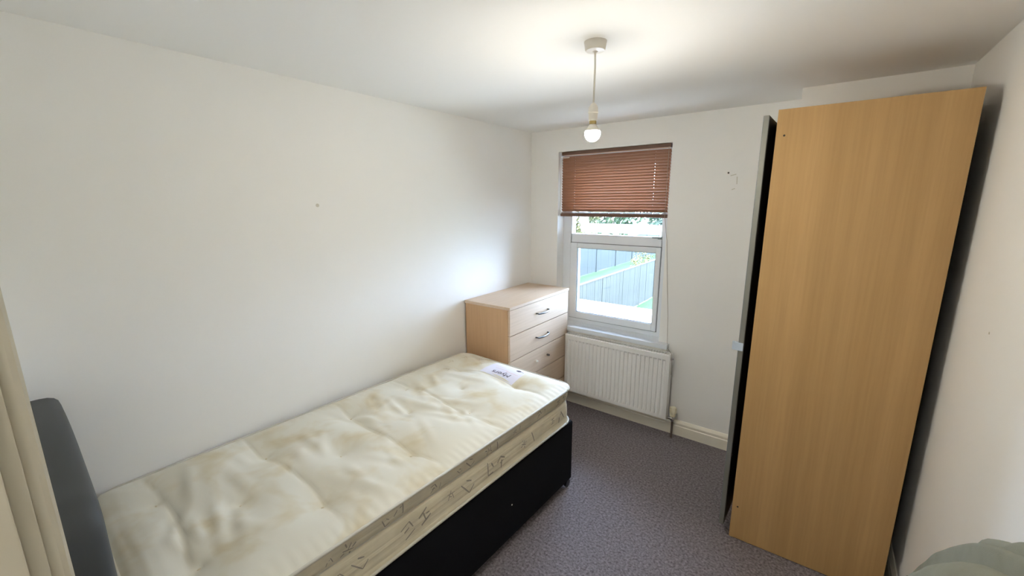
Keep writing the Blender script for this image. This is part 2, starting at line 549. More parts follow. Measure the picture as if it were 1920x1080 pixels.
def slat_mesh():
    """One closed slat: a tilted, slightly crowned blade with two cord slots cut through it."""
    b = B()
    hw, t, tilt = 0.0128, 0.0009, math.radians(50.5)
    cols = [-1, -0.62, -0.18, 0.18, 0.62, 1]
    xs = [BXL]
    for h in HOLES:
        xs += [h - 0.0013, h + 0.0013]
    xs.append(BXR)
    xs += [0.5 * (BXL + BXR)]
    xs = sorted(xs)

    def P(x, s, side):
        crown = 0.0016 * (1 - s * s)
        c, sn = math.cos(tilt), math.sin(tilt)
        u, w = s * hw, crown + side * t
        return (x, -u * c - w * sn, u * sn - w * c)
    for i in range(len(xs) - 1):
        slot = any(abs(0.5 * (xs[i] + xs[i + 1]) - h) < 0.001 for h in HOLES)
        for j in range(len(cols) - 1):
            if slot and j == 2:
                continue
            p = [P(xs[i], cols[j], 1), P(xs[i + 1], cols[j], 1), P(xs[i + 1], cols[j + 1], 1), P(xs[i], cols[j + 1], 1)]
            q = [P(xs[i], cols[j], -1), P(xs[i + 1], cols[j], -1), P(xs[i + 1], cols[j + 1], -1), P(xs[i], cols[j + 1], -1)]
            vp = [b.bm.verts.new(v) for v in p]
            vq = [b.bm.verts.new(v) for v in q]
            b.bm.faces.new(vp)
            b.bm.faces.new(list(reversed(vq)))
            for k in range(4):
                b.bm.faces.new((vp[k], vq[k], vq[(k + 1) % 4], vp[(k + 1) % 4]))
    bmesh.ops.remove_doubles(b.bm, verts=list(b.bm.verts), dist=1e-6)
    return b


slat0 = slat_mesh().build('slat', BLIND, bl)
for k in range(NS):
    s = slat0 if k == 0 else copy_of(slat0, bl)
    s.location = (0, YB, Z_TOP - (Z_TOP - Z_BOT) * k / (NS - 1))
    s.rotation_euler = (random.uniform(-0.02, 0.02), 0, 0)
b = B()
b.box((BXL - 0.004, YB - 0.020, 1.574), (BXR + 0.004, YB + 0.016, 1.598), 0.004)
b.build('bottom_rail', BLIND_RAIL, bl)
b = B()
for k in range(3):
    b.box((BXL, YB - 0.014, 1.5985 + 0.0035 * k), (BXR, YB + 0.012, 1.6010 + 0.0035 * k), 0.0006, 1)
b.build('stacked_slats', mat('stacked_slat_edge', (0.36, 0.30, 0.30), 0.35), bl)
for hx in HOLES:
    for yy in (YB - 0.0152, YB + 0.0152):
        B().tube([(hx, yy, 1.598), (hx, yy, 2.05)], 0.0005, 5).build('ladder_cord', mat('brown_cord', (0.16, 0.08, 0.05), 0.8), bl)
# beaded tilt chain on the left end
b = B()
for k in range(52):
    z = 2.030 - k * 0.0085
    b.lathe([(0.0012, -0.0038), (0.0040, -0.0022), (0.0048, 0), (0.0040, 0.0022), (0.0012, 0.0038)], (BXL - 0.004, YB - 0.022, z), 8)
b.tube([(BXL - 0.004, YB - 0.022, 1.585), (BXL - 0.004, YB - 0.022, 2.040)], 0.0014, 6)
b.build('bead_chain', CORD_WHITE, bl, True)
B().box((BXL - 0.003, YB - 0.026, 2.024), (BXL + 0.070, YB - 0.022, 2.030), 0.001).build('tilt_bracket', CORD_WHITE, bl)
# pull cord hanging from the right end over the sill
pc = [(1.112, YB - 0.021, 2.050), (1.113, YB - 0.022, 1.80), (1.116, YB - 0.026, 1.58), (1.146, -0.010, 1.42), (1.170, -0.020, 1.15), (1.196, -0.032, 0.90), (1.214, -0.064, 0.71), (1.226, -0.074, 0.665),
      (1.262, -0.100, 0.640), (1.2665, -0.101, 0.56), (1.267, -0.101, 0.49)]
B().tube(pc, 0.0017, 6).build('pull_cord', CORD_GREY, bl)

# ------------------------------------------------------------------ radiator
ra = thing('radiator', 'white single-panel fluted radiator mounted below the window sill', 'radiator', (0, 0, 0))
RX0, RX1, RZ0, RZ1, RY = 0.420, 1.250, 0.140, 0.634, -0.112
NF = 25
x_a, x_b = RX0 + 0.020, RX1 - 0.020
pitch = (x_b - x_a) / NF
prof = []
for k in range(NF):
    for f, d in ((0.0, 0.0), (0.16, 0.0), (0.28, -1.0), (0.50, -1.05), (0.72, -1.0), (0.84, 0.0)):
        prof.append((x_a + (k + f) * pitch, d))
prof = [(RX0, 0.6), (RX0 + 0.008, 0)] + prof + [(RX1 - 0.008, 0), (RX1, 0.6)]
zs = [(RZ0, 0, 0.010), (RZ0 + 0.006, 0, 0), (RZ0 + 0.032, 0, 0), (RZ0 + 0.046, 1, 0), (RZ1 - 0.052, 1, 0), (RZ1 - 0.040, 0, 0), (RZ1 - 0.006, 0, 0), (RZ1, 0, 0.010)]
B().quads([[(x, RY + (0.0085 * -d if d < 0 else 0.006 * d) * (f if d < 0 else 1) + e, z) for x, d in prof] for z, f, e in zs]).build('front_panel', RAD, ra, True, 35)
B().box((RX0 + 0.004, RY + 0.010, RZ0 + 0.004), (RX1 - 0.004, RY + 0.018, RZ1 - 0.012)).build('water_panel', RAD, ra)
b = B()
b.box((RX0, RY + 0.004, RZ1 - 0.006), (RX1, RY + 0.016, RZ1 + 0.001), 0.002)
b.box((RX0, RY + 0.050, RZ1 - 0.006), (RX1, RY + 0.060, RZ1 + 0.001), 0.002)
for k in range(42):
    x = RX0 + 0.02 * k
    b.box((x, RY + 0.015, RZ1 - 0.006), (x + 0.006, RY + 0.051, RZ1 - 0.001))
b.build('top_grille', RAD, ra)
B().box((RX1 - 0.002, RY + 0.004, RZ0 + 0.004), (RX1 + 0.004, RY + 0.062, RZ1 + 0.001), 0.003).build('side_panel', RAD, ra)
B().box((RX0 - 0.004, RY + 0.004, RZ0 + 0.004), (RX0 + 0.002, RY + 0.062, RZ1 + 0.001), 0.003).build('side_panel', RAD, ra)
b = B()
for k in range(30):
    x = RX0 + 0.02 + k * 0.0272
    b.box((x, RY + 0.019, RZ0 + 0.03), (x + 0.002, RY + 0.055, RZ1 - 0.03))
b.box((RX0 + 0.01, RY + 0.055, RZ0 + 0.03), (RX1 - 0.01, RY + 0.057, RZ1 - 0.03))
b.build('convector_fins', RAD_DARK, ra)
for x in (RX0 + 0.12, RX1 - 0.12):
    B().box((x - 0.015, RY + 0.057, RZ0 + 0.06), (x + 0.015, -0.0005, RZ1 - 0.08)).build('wall_bracket', RAD, ra)
b = B()
VX, VY = 1.292, -0.072
b.lathe([(0.014, 0.165), (0.019, 0.170), (0.019, 0.182), (0.016, 0.187), (0.022, 0.192), (0.023, 0.215), (0.021, 0.236), (0.013, 0.241)], (VX, VY, 0), 16)
for k in range(8):
    a = 2 * math.pi * k / 8
    b.box((VX + 0.0225 * math.cos(a) - 0.002, VY + 0.0225 * math.sin(a) - 0.002, 0.194), (VX + 0.0225 * math.cos(a) + 0.002, VY + 0.0225 * math.sin(a) + 0.002, 0.232), 0.001, 1)
b.build('thermostat_cap', VALVE, ra, True, 40)
b = B()
b.lathe([(0.010, 0.128), (0.013, 0.134), (0.013, 0.150), (0.009, 0.156), (0.009, 0.166)], (VX, VY, 0), 12)
b.lathe([(0.009, RX1 + 0.002), (0.009, VX - 0.018), (0.012, VX - 0.016), (0.012, VX)], (0, VY, 0.148), 12, 'X')
b.build('valve_body', CHROME, ra, True, 40)
B().lathe([(0.0078, 0.0), (0.0078, 0.130)], (VX, VY, 0), 12).build('supply_pipe', PIPE, ra, True, 40)
B().lathe([(0.010, RX1 + 0.002), (0.010, RX1 + 0.010), (0.006, RX1 + 0.012), (0.006, RX1 + 0.020)], (0, RY + 0.032, RZ1 - 0.035), 10, 'X').build('bleed_plug', CHROME, ra, True, 40)

# ------------------------------------------------------------------ pendant light
pl = thing('pendant_light', 'bare lit bulb hanging on a white flex from the ceiling rose', 'pendant light', (1.2830, -1.481, H))
B().lathe([(0.040, 0), (0.040, -0.002), (0.0385, -0.010), (0.036, -0.026), (0.033, -0.030), (0.010, -0.0325), (0.007, -0.036)][::-1], seg=32).build('ceiling_rose', PLASTIC, pl, True, 35)
B().tube([(0, 0, -0.030), (0.0015, 0, -0.08), (0.001, 0, -0.14), (0, 0, -0.212)], 0.0035, 8).build('flex', PLASTIC, pl, True)
lh = B().lathe([(0.006, -0.204), (0.010, -0.208), (0.0165, -0.218), (0.0175, -0.234), (0.0185, -0.235), (0.0185, -0.239), (0.0165, -0.240), (0.0160, -0.262), (0.0145, -0.266)][::-1], seg=24).build('lamp_holder', PLASTIC, pl, True, 30)
B().lathe([(0.0125, -0.262), (0.0130, -0.266), (0.0130, -0.276), (0.011, -0.278)][::-1], seg=20).build('bulb_cap', BRASS, pl, True, 30)
B().lathe([(0.011, -0.277), (0.0135, -0.280), (0.019, -0.288), (0.0255, -0.2985), (0.0270, -0.3012)][::-1], seg=24).build('bulb_housing', PLASTIC, pl, True, 30)
pr = [(0.0270, -0.3012)]
for k in range(0, 13):
    a = math.radians(72 + k * 108 / 12)
    pr.append((max(0.0006, 0.0285 * math.sin(a)), -0.310 + 0.0285 * math.cos(a)))
B().lathe(pr[::-1], seg=24).build('light_bulb', BULB, pl, True)

# unseen lamp added on the landing as fill for surfaces facing the doorway
ll = thing('landing_fill_light', 'added round fill light on the unseen landing outside the doorway', 'ceiling light', (1.72, -3.68, H))
B().lathe([(0.150, 0), (0.150, -0.016), (0.140, -0.020)][::-1], seg=32).build('fitting', PLASTIC, ll, True, 30)
B().lathe([(0.138, -0.020), (0.136, -0.035), (0.120, -0.060), (0.085, -0.078), (0.040, -0.087), (0.001, -0.089)][::-1], seg=32).build('diffuser', emit_mat('landing_fill_glow', LANDING_FILL_COLOUR, LANDING_FILL_STRENGTH), ll, True, 60)

# ------------------------------------------------------------------ chest of drawers
cd = thing('chest_of_drawers', 'pale beech chest of five drawers in the corner by the window', 'chest of drawers', (0.012, -0.055, 0), 0.009)
DW, DD, DHH = 0.392, 0.800, 1.004
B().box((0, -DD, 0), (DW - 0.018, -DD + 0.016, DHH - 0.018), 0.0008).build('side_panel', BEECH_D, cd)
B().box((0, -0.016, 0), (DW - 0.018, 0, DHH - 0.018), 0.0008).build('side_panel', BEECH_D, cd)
B().box((-0.006, -DD - 0.003, DHH - 0.020), (DW + 0.004, 0.003, DHH), 0.0015).build('top_panel', BEECH_F, cd)
B().box((0.0, -DD + 0.016, 0.03), (0.004, -0.016, DHH - 0.02)).build('back_panel', BEECH_D, cd)
B().box((0.02, -DD + 0.016, 0.0), (DW - 0.03, -0.016, 0.068)).build('plinth', BEECH_D, cd)
dz = (DHH - 0.024 - 0.072) / 5
for k in range(5):
    z1 = DHH - 0.024 - dz * k
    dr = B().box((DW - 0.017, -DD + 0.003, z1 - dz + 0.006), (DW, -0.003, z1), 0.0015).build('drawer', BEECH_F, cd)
    B().box((0.03, -DD + 0.03, z1 - dz + 0.02), (DW - 0.0175, -0.03, z1 - 0.05)).build('drawer_box', BEECH_D, dr)
    zc = z1 - dz * 0.47
    ya, yb = -DD + 0.322, -DD + 0.482
    if k == 2:
        # the third drawer has lost its handle: only the two end posts are left
        B().lathe([(0.0075, DW), (0.0085, DW + 0.010), (0.0065, DW + 0.020)], (0, ya, zc), 10, 'X').build('handle_post', mat('white_post', (0.70, 0.69, 0.66), 0.4), dr, True, 40)
        B().lathe([(0.0075, DW), (0.0085, DW + 0.010), (0.0065, DW + 0.022)], (0, yb, zc), 10, 'X').build('handle_post', mat('dark_post', (0.16, 0.15, 0.15), 0.3, metal=0.8), dr, True, 40)
    else:
        pts = [(DW, ya, zc), (DW + 0.014, ya + 0.002, zc)]
        for j in range(9):
            f = j / 8
            pts.append((DW + 0.020 + 0.012 * math.sin(math.pi * f), ya + 0.006 + (yb - ya - 0.012) * f, zc - 0.003))
        pts += [(DW + 0.014, yb - 0.002, zc), (DW, yb, zc)]
        rad = [0.0055, 0.0055] + [0.005 + 0.0022 * math.sin(math.pi * j / 8) for j in range(9)] + [0.0055, 0.0055]
        B().tube(pts, rad, 8).build('handle', mat('satin_chrome', (0.13, 0.135, 0.14), 0.28, metal=0.9), dr, True, 60)

# ------------------------------------------------------------------ wardrobe
wd = thing('wardrobe', 'tall beech wardrobe with a grey edged door standing against the chimney breast', 'wardrobe', (1.8027, -0.829, 0), 0.0191)
WD, WH, WW = 0.586, 2.055, 0.500
B().box((0, 0, 0.004), (WD, 0.018, WH), 0.0008).build('side_panel', BEECH_W, wd)
B().box((0, WW - 0.018, 0.004), (WD, WW, WH), 0.0008).build('side_panel', BEECH_W, wd)
B().box((0.002, 0.018, WH - 0.022), (WD - 0.006, WW - 0.018, WH - 0.002)).build('top_panel', BEECH_W, wd)
B().box((0.002, 0.018, 0.060), (WD - 0.006, WW - 0.018, 0.078)).build('bottom_panel', BEECH_W, wd)
B().box((0.004, 0.018, 0.004), (0.020, WW - 0.018, 0.060)).build('plinth', BEECH_W, wd)
B().box((WD - 0.006, 0.004, 0.06), (WD - 0.002, WW - 0.004, WH - 0.002)).build('back_panel', mat('dark_hardboard', (0.06, 0.045, 0.035), 0.8), wd)
for z in (0.52, 0.98, 1.62):
    B().box((0.03, 0.0185, z), (WD - 0.02, WW - 0.0185, z + 0.018)).build('shelf', BEECH_W, wd)
for x, z in ((0.030, 1.951), (0.024, 0.183)):
    B().lathe([(0.0042, -0.0012), (0.0042, 0)], (x, 0, z), 10, 'Y').build('screw_hole', HOLE, wd)
for x in (0.010, 0.085):
    B().lathe([(0.008, 0.0), (0.008, 0.008)], (x, 0.010, 0), 10).build('foot_glide', mat('yellowed_plastic', (0.50, 0.45, 0.20), 0.5), wd)
dr = bpy.data.objects.new('door', None)
COL.objects.link(dr)
dr.parent = wd
dr.location = (-0.003, WW - 0.004, 0)
dr.rotation_euler = (0, 0, -0.052)
LD = WW + 0.008
b = B()
b.box((-0.020, -LD, 0.062), (0, -LD + 0.030, 2.036), 0.0015)
b.box((-0.020, -0.030, 0.062), (0, 0, 2.036), 0.0015)
b.box((-0.020, -LD + 0.0295, 0.062), (0, -0.0295, 0.092), 0.0015)
b.box((-0.020, -LD + 0.0295, 2.006), (0, -0.0295, 2.036), 0.0015)
b.build('door_frame', ALU, dr)
B().box((-0.014, -LD + 0.028, 0.09), (-0.008, -0.028, 2.008)).build('door_panel', BLACK_PANEL, dr)
B().box((-0.001, -LD + 0.004, 0.066), (0.0015, -0.004, 2.032)).build('door_backing', BLACK_PANEL, dr)
B().box((-0.0215, -LD - 0.0005, 0.062), (-0.0195, -LD + 0.002, 2.036)).build('edge_seal', GASKET, dr)
b = B()
b.box((-0.036, -LD - 0.004, 0.998), (0.000, -LD + 0.018, 1.036), 0.002)
b.box((-0.048, -LD + 0.004, 0.996), (-0.036, -LD + 0.012, 1.038), 0.002)
b.build('door_pull', CLIP, dr)

# ------------------------------------------------------------------ bed
BED_LOC, BED_RZ = (0.0637, -0.9371, 0), -0.0298
MW, ML = 0.900, 1.888
bed = thing('divan_bed', 'black fabric single divan base with a charcoal arched headboard', 'bed', BED_LOC, BED_RZ)
BASE_Z0, BASE_Z1 = 0.052, 0.430


def rrect(w, l, r, n=8, off=0.0):
    """Closed outline of a rounded rectangle x in 0..w, y in 0..-l, pushed outward by off."""
    pts = []
    for cx, cy, a0 in ((w - r, -r, 0), (r, -r, 90), (r, -l + r, 180), (w - r, -l + r, 270)):
        for k in range(n + 1):
            a = math.radians(a0 + 90 * k / n)
            pts.append((cx + (r + off) * math.cos(a), cy + (r + off) * math.sin(a)))
    return pts


def loops(bb, outlines, cap=True):
    """Skin a list of (outline, z) closed loops with equal point counts."""
    rings = [[bb.bm.verts.new((x, y, z)) for x, y in o] for o, z in outlines]
    n = len(rings[0])
    for a, c in zip(rings, rings[1:]):
        for k in range(n):
            bb.bm.faces.new((a[k], a[(k + 1) % n], c[(k + 1) % n], c[k]))
    if cap:
        bb.bm.faces.new(list(reversed(rings[0])))
        bb.bm.faces.new(rings[-1])
    return bb


o, oi = rrect(MW, ML, 0.012, 4), rrect(MW, ML, 0.012, 4, -0.006)
loops(B(), [(oi, BASE_Z0), (o, BASE_Z0 + 0.006), (o, BASE_Z1 - 0.008), (oi, BASE_Z1)]).build('divan_base', BLACK_FABRIC, bed, True, 40)
for x in (0.045, MW - 0.028):
    for y in (-0.035, -ML / 2 + 0.06, -ML / 2 - 0.06, -ML + 0.05):
        b = B()
        b.lathe([(0.010, -0.009), (0.023, -0.008), (0.024, 0.0), (0.023, 0.008), (0.010, 0.009)], (x + 0.012, y + 0.006, 0.0245), 14, 'X')
        b.lathe([(0.008, 0.020), (0.008, 0.054)], (x, y, 0), 8)
        b.box((x - 0.010, y - 0.014, 0.030), (x + 0.014, y + 0.014, 0.050), 0.004)
        b.build('caster', BLACK_PLASTIC, bed, True, 40)
B().lathe([(0.0035, MW), (0.0035, MW + 0.002)], (0, -0.58, 0.235), 8, 'X').build('stud', PLASTIC, bed)
# arched headboard, padded, bolted to the head of the base
prof = [(0.012, 0.30), (0.012, 0.99)]
for k in range(1, 9):
    a = math.radians(180 - 90 * k / 9)
    prof.append((0.082 + 0.070 * math.cos(a), 1.008 + 0.070 * math.sin(a)))
for k in range(0, 11):
    f = k / 10
    prof.append((0.085 + 0.69 * f, 1.078 + 0.030 * math.sin(math.pi * f)))
for k in range(1, 9):
    a = math.radians(90 - 90 * k / 9)
    prof.append((0.778 + 0.090 * math.cos(a), 0.988 + 0.090 * math.sin(a)))
prof += [(0.868, 0.97), (0.868, 0.30)]
cx, cz = 0.44, 0.72


def shrink(d):
    out = []
    n = len(prof)
    for i, (x, z) in enumerate(prof):
        xa, za = prof[i - 1]
        xb, zb = prof[(i + 1) % n]
        tx, tz = xb - xa, zb - za
        l = math.hypot(tx, tz) or 1
        nx, nz = tz / l, -tx / l
        out.append((x + nx * d, z + nz * d))
    return out


b = B()
rings = []
for d, y in ((0.036, -ML - 0.016), (0.018, -ML - 0.020), (0.008, -ML - 0.028), (0.002, -ML - 0.042), (0, -ML - 0.060), (0, -ML - 0.088), (0.005, -ML - 0.093)):
    rings.append([b.bm.verts.new((x, y, z)) for x, z in shrink(d)])
n = len(prof)
for a, c in zip(rings, rings[1:]):
    for k in range(n):
        b.bm.faces.new((a[k], a[(k + 1) % n], c[(k + 1) % n], c[k]))
b.bm.faces.new(rings[0])
b.bm.faces.new(list(reversed(rings[-1])))
b.build('headboard', HEAD_FABRIC, bed, True, 50)
for x in (0.20, 0.68):
    B().box((x - 0.025, -ML - 0.050, 0.06), (x + 0.025, -ML - 0.001, 0.34), 0.003).build('headboard_strut', BLACK_PLASTIC, bed)

# ------------------------------------------------------------------ mattress
mt = thing('mattress', 'cream tufted single mattress with worn quilted top on the black divan', 'mattress', (BED_LOC[0], BED_LOC[1], BASE_Z1 + 0.001), BED_RZ)
MH = 0.222
PAIRS = [(0.20, 0.240), (0.63, 0.205), (0.165, 0.625), (0.645, 0.600), (0.205, 0.985), (0.690, 1.000), (0.225, 1.385), (0.690, 1.385), (0.225, 1.750), (0.655, 1.735)]
SINGLES = [(0.42, 0.430), (0.405, 0.790), (0.470, 1.190), (0.472, 1.565)]
ROWS = [0.225, 0.612, 0.992, 1.385, 1.742]
rnd = random.Random(3)
WAV = [(rnd.uniform(8, 22), rnd.uniform(4, 18), rnd.uniform(0, 6.28), rnd.uniform(0.0005, 0.0012)) for _ in range(7)]
FOLDS = [(rnd.uniform(0.15, 0.75), rnd.uniform(0.1, 1.8), rnd.uniform(-0.5, 0.5), rnd.uniform(0.05, 0.12), rnd.uniform(0.003, 0.0065)) for _ in range(40)]


def top_h(a, bq):
    """Height of the quilted top at local a (across) and bq (down the bed), relative to the piping."""
    e = min(a, MW - a, bq, ML - bq)
    k = 1 - math.exp(-max(e, 0) / 0.055)
    h = 0.024 * k
    for (x, y) in PAIRS + SINGLES:
        d2 = (a - x) ** 2 + (bq - y) ** 2
        if d2 < 0.12:
            dd = math.sqrt(d2)
            h -= 0.018 * math.exp(-d2 / 0.010) + 0.013 * math.exp(-dd / 0.018)
    for yr in ROWS:
        y0 = yr + 0.018 * math.sin(a * 7 + yr * 5)
        t = bq - y0
        if abs(t) < 0.25:
            span = 0.30 + 0.70 * abs(math.sin(a * 6.5 + yr * 3))
            h -= (0.0105 * math.exp(-(abs(t) / 0.008)) + 0.0110 * math.exp(-(t / 0.060) ** 2)) * span * k
    w = 0
    for fx, fy, ph, am in WAV:
        w += am * math.sin(fx * a + fy * bq + ph) * math.sin(fy * a * 0.7 - fx * bq * 0.8 + ph * 2)
    for (x, y, an, ln, am) in FOLDS:
        ca, sa = math.cos(an), math.sin(an)
        dx, dy = a - x, bq - y
        u, v = dx * ca + dy * sa, -dx * sa + dy * ca
        if abs(u) < 0.35 and abs(v) < 0.12:
            w += am * math.exp(-(u / ln) ** 2) * math.exp(-(v / 0.020) ** 2) - 0.6 * am * math.exp(-(u / ln) ** 2) * math.exp(-((v - 0.035) / 0.022) ** 2)
    h += w * k
    if e < 0.10:
        h += 0.0009 * math.sin(bq * 170 + 2 * math.sin(bq * 13)) * (1 - e / 0.10) * min(1, e / 0.015)
    return h


CR = 0.085


def plan(a, bq, r=CR):
    """Square-to-rounded-corner map of the mattress plan."""
    x, y = a - MW / 2, bq - ML / 2
    hx, hy = MW / 2 - r, ML / 2 - r
    px, py = abs(x) - hx, abs(y) - hy
    if px > 0 and py > 0:
        u, v = px / r, py / r
        px, py = r * u * math.sqrt(1 - v * v / 2), r * v * math.sqrt(1 - u * u / 2)
        x, y = math.copysign(hx + px, x), math.copysign(hy + py, y)
    return x + MW / 2, y + ML / 2


NA, NB = 110, 230
rows = []
for j in range(NB + 1):
    row = []
    for i in range(NA + 1):
        a, bq = plan(MW * i / NA, ML * j / NB)
        row.append((a, -bq, MH - 0.006 + top_h(a, bq)))
    rows.append(row)
b = B().quads(rows)
b.build('mattress_top', TICKING, mt, True)
# side border: bulging bands between tape lines
SIDE = [(-0.012, 0.000), (0.000, 0.008), (0.003, 0.018), (0.000, 0.026), (0.001, 0.045), (0.004, 0.075), (0.003, 0.110), (-0.003, 0.134), (-0.0065, 0.141), (-0.0065, 0.144), (-0.003, 0.150),
        (0.001, 0.170), (0.000, 0.196), (-0.003, 0.210), (-0.004, 0.216)]


def waist(z):
    return -0.012 * math.sin(math.pi * min(1, max(0, z / MH)))


def side_off(z):
    for (o0, z0), (o1, z1) in zip(SIDE, SIDE[1:]):
        if z0 <= z <= z1:
            return o0 + (o1 - o0) * (z - z0) / (z1 - z0) + waist(z)
    return 0.0


loops(B(), [(rrect(MW, ML, CR, 10, o + waist(z)), z) for o, z in SIDE], False).build('border', BORDER, mt, True)
for z, r, nm in ((MH - 0.006, 0.0055, 'piping'), (0.016, 0.0060, 'piping'), (0.1425, 0.0022, 'seam_tape')):
    o = rrect(MW, ML, CR, 10, (0.001 if nm == 'piping' else side_off(z)))
    b = B()
    # even spacing along the long sides keeps the tube round
    b.tube([(x, y, z) for x, y in o] + [(o[0][0], o[0][1], z)], r, 8)
    b.build(nm, PIPING, mt, True)
# tuft buttons
b0 = B().lathe([(0.0012, -0.002), (0.0065, -0.001), (0.0075, 0.0008), (0.0055, 0.0022), (0.0012, 0.0026)], seg=12).build('tuft', BUTTON, mt, True)
for k, (a, bq) in enumerate(PAIRS + SINGLES):
    t = b0 if k == 0 else copy_of(b0, mt)
    t.location = (a, -bq, MH - 0.006 + top_h(a, bq) + 0.001)


# printed brush-stroke motifs on the border (flat ink, a hair proud of the cloth)
def stroke(bb, p, q, w, place):
    n = 4
    rows = []
    for i in range(n + 1):
        f = i / n
        x, y = p[0] + (q[0] - p[0]) * f, p[1] + (q[1] - p[1]) * f
        dx, dy = q[0] - p[0], q[1] - p[1]
        l = math.hypot(dx, dy) or 1
        ww = w * (1.0 - 0.55 * abs(f - 0.4))
        rows.append([place(x - dy / l * ww, y + dx / l * ww), place(x + dy / l * ww, y - dx / l * ww)])
    bb.quads(rows)


GLYPHS = [
    [((-1, .2), (1, .5)), ((-.1, 1), (-.7, -.9)), ((.2, .4), (.9, -.8)), ((-.4, -.2), (.3, -.4))],
    [((-.9, .9), (-.4, .3)), ((.1, .9), (-.1, -.2)), ((.9, .8), (.5, .2)), ((-.9, -.2), (.9, -.1)), ((-.5, -.5), (-.9, -1)), ((.4, -.5), (.7, -1))],
    [((-.6, .1), (-.9, -.9)), ((.2, .9), (.9, -.8)), ((-.2, .3), (.1, .6))],
    [((-.7, 1), (-.2, -1)), ((-.2, -1), (.9, -.7)), ((.2, .8), (.8, .1))],
    [((-.8, .7), (.6, .9)), ((.6, .9), (.8, -.2)), ((-.5, .1), (.3, .2)), ((-.7, -.9), (.9, -.7))],
    [((-.9, .3), (0, .9)), ((0, .9), (.9, .2)), ((-.3, -.1), (.5, .1)), ((.1, .3), (-.2, -1))],
    [((-.1, 1), (.1, -1))],
    [((-.8, .5), (.7, .8)), ((.0, .7), (-.1, -.6)), ((-.9, -.7), (.8, -.5)), ((.3, .1), (.8, -.1))],
]
rg = random.Random(11)
b = B()


def side_place(y0, z0, s):
    def f(x, y):
        z = min(max(z0 + y * s, 0.028), 0.208)
        return (MW + side_off(z) + 0.0009, -(y0 - x * s), z)
    return f


for zr, y, yend, s0 in ((0.178, 0.10, 1.82, 0.020), (0.082, 0.13, 1.82, 0.030)):
    k = 0
    while y < yend:
        g = GLYPHS[rg.randrange(len(GLYPHS))]
        s = s0 * rg.choice([0.65, 0.9, 1.0, 1.15])
        pl_f = side_place(y, zr + rg.uniform(-0.010, 0.010), s)
        rot = rg.uniform(-0.5, 0.5)
        for p, q in g:
            P = lambda t: (t[0] * math.cos(rot) - t[1] * math.sin(rot), t[0] * math.sin(rot) + t[1] * math.cos(rot))
            stroke(b, P(p), P(q), rg.uniform(0.08, 0.15), pl_f)
        k += 1
        y += s * 2.2 + (rg.uniform(0.006, 0.02) if k % 2 else rg.uniform(0.06, 0.14))
b.build('printed_motifs', INK, mt)['kind'] = 'stuff'


def top_place(a0, b0_, s, lift=0.0012):
    def f(x, y):
        a, bq = a0 + x * s, b0_ - y * s
        return (a, -bq, MH - 0.006 + top_h(a, bq) + lift)
    return f


b = B()
FAINT = mat('faint_print', (0.50, 0.43, 0.30), 0.8)
for (a, bq, s) in ((0.12, 0.10, 0.026), (0.22, 0.07, 0.022), (0.08, 0.20, 0.022), (0.28, 0.12, 0.016), (0.16, 0.30, 0.024), (0.31, 0.05, 0.014)):
    for p, q in GLYPHS[rg.randrange(len(GLYPHS))]:
        stroke(b, p, q, rg.uniform(0.05, 0.10), top_place(a, bq, s))
b.build('printed_motifs', FAINT, mt)['kind'] = 'stuff'
# maker's label sewn on the top at the foot
LA0, LA1, LB0, LB1 = 0.345, 0.600, 0.030, 0.205
rows = []
for j in range(9):
    rows.append([top_place(LA0 + (LA1 - LA0) * i / 14, LB0 + (LB1 - LB0) * j / 8, 0, 0.0015)(0, 0) for i in range(15)])
lab = B().quads(rows).build('maker_label', LABEL_M, mt, True)
fc = bpy.data.curves.new('lettering', 'FONT')
fc.body = 'Myers'
fc.size = 0.058
fc.extrude = 0.0002
fc.materials.append(TEXT_INK)
ft = bpy.data.objects.new('lettering', fc)
COL.objects.link(ft)
ft.parent = lab
ft.location = (0.560, -0.150, max(top_h(0.40, 0.17), top_h(0.5, 0.17), top_h(0.55, 0.17), top_h(0.45, 0.19)) + MH - 0.006 + 0.0028)
ft.rotation_euler = (0, 0, math.pi)
bpy.context.view_layer.update()
fm = bpy.data.meshes.new_from_object(ft.evaluated_get(bpy.context.evaluated_depsgraph_get()))
floc = ft.location.copy()
bpy.data.objects.remove(ft)
ft = bpy.data.objects.new('lettering', fm)
COL.objects.link(ft)
ft.parent = lab
ft.location = floc
ft.rotation_euler = (0, 0, math.pi)
b = B()
tp = top_place(0.545, 0.062, 0.020, 0.0024)
b.quads([[tp(0.9 * math.cos(t) * 0.02, 0.6 * math.sin(t) * 0.02) for t in [2 * math.pi * k / 16 for k in range(17)]], [tp(0.9 * math.cos(t), 0.6 * math.sin(t)) for t in [2 * math.pi * k / 16 for k in range(17)]]])
stroke(b, (1.0, 0.0), (2.0, -0.25), 0.12, tp)
b.build('emblem', TEXT_INK, lab)
b = B()
for (a0, a1, bq) in ((0.49, 0.58, 0.118), (0.40, 0.50, 0.112), (0.38, 0.46, 0.085)):
    stroke(b, (0, 0), ((a1 - a0) / 0.02, 0), 0.10, top_place(a0, bq, 0.02, 0.0024))
b.build('small_print', PINK_INK, lab)['kind'] = 'stuff'

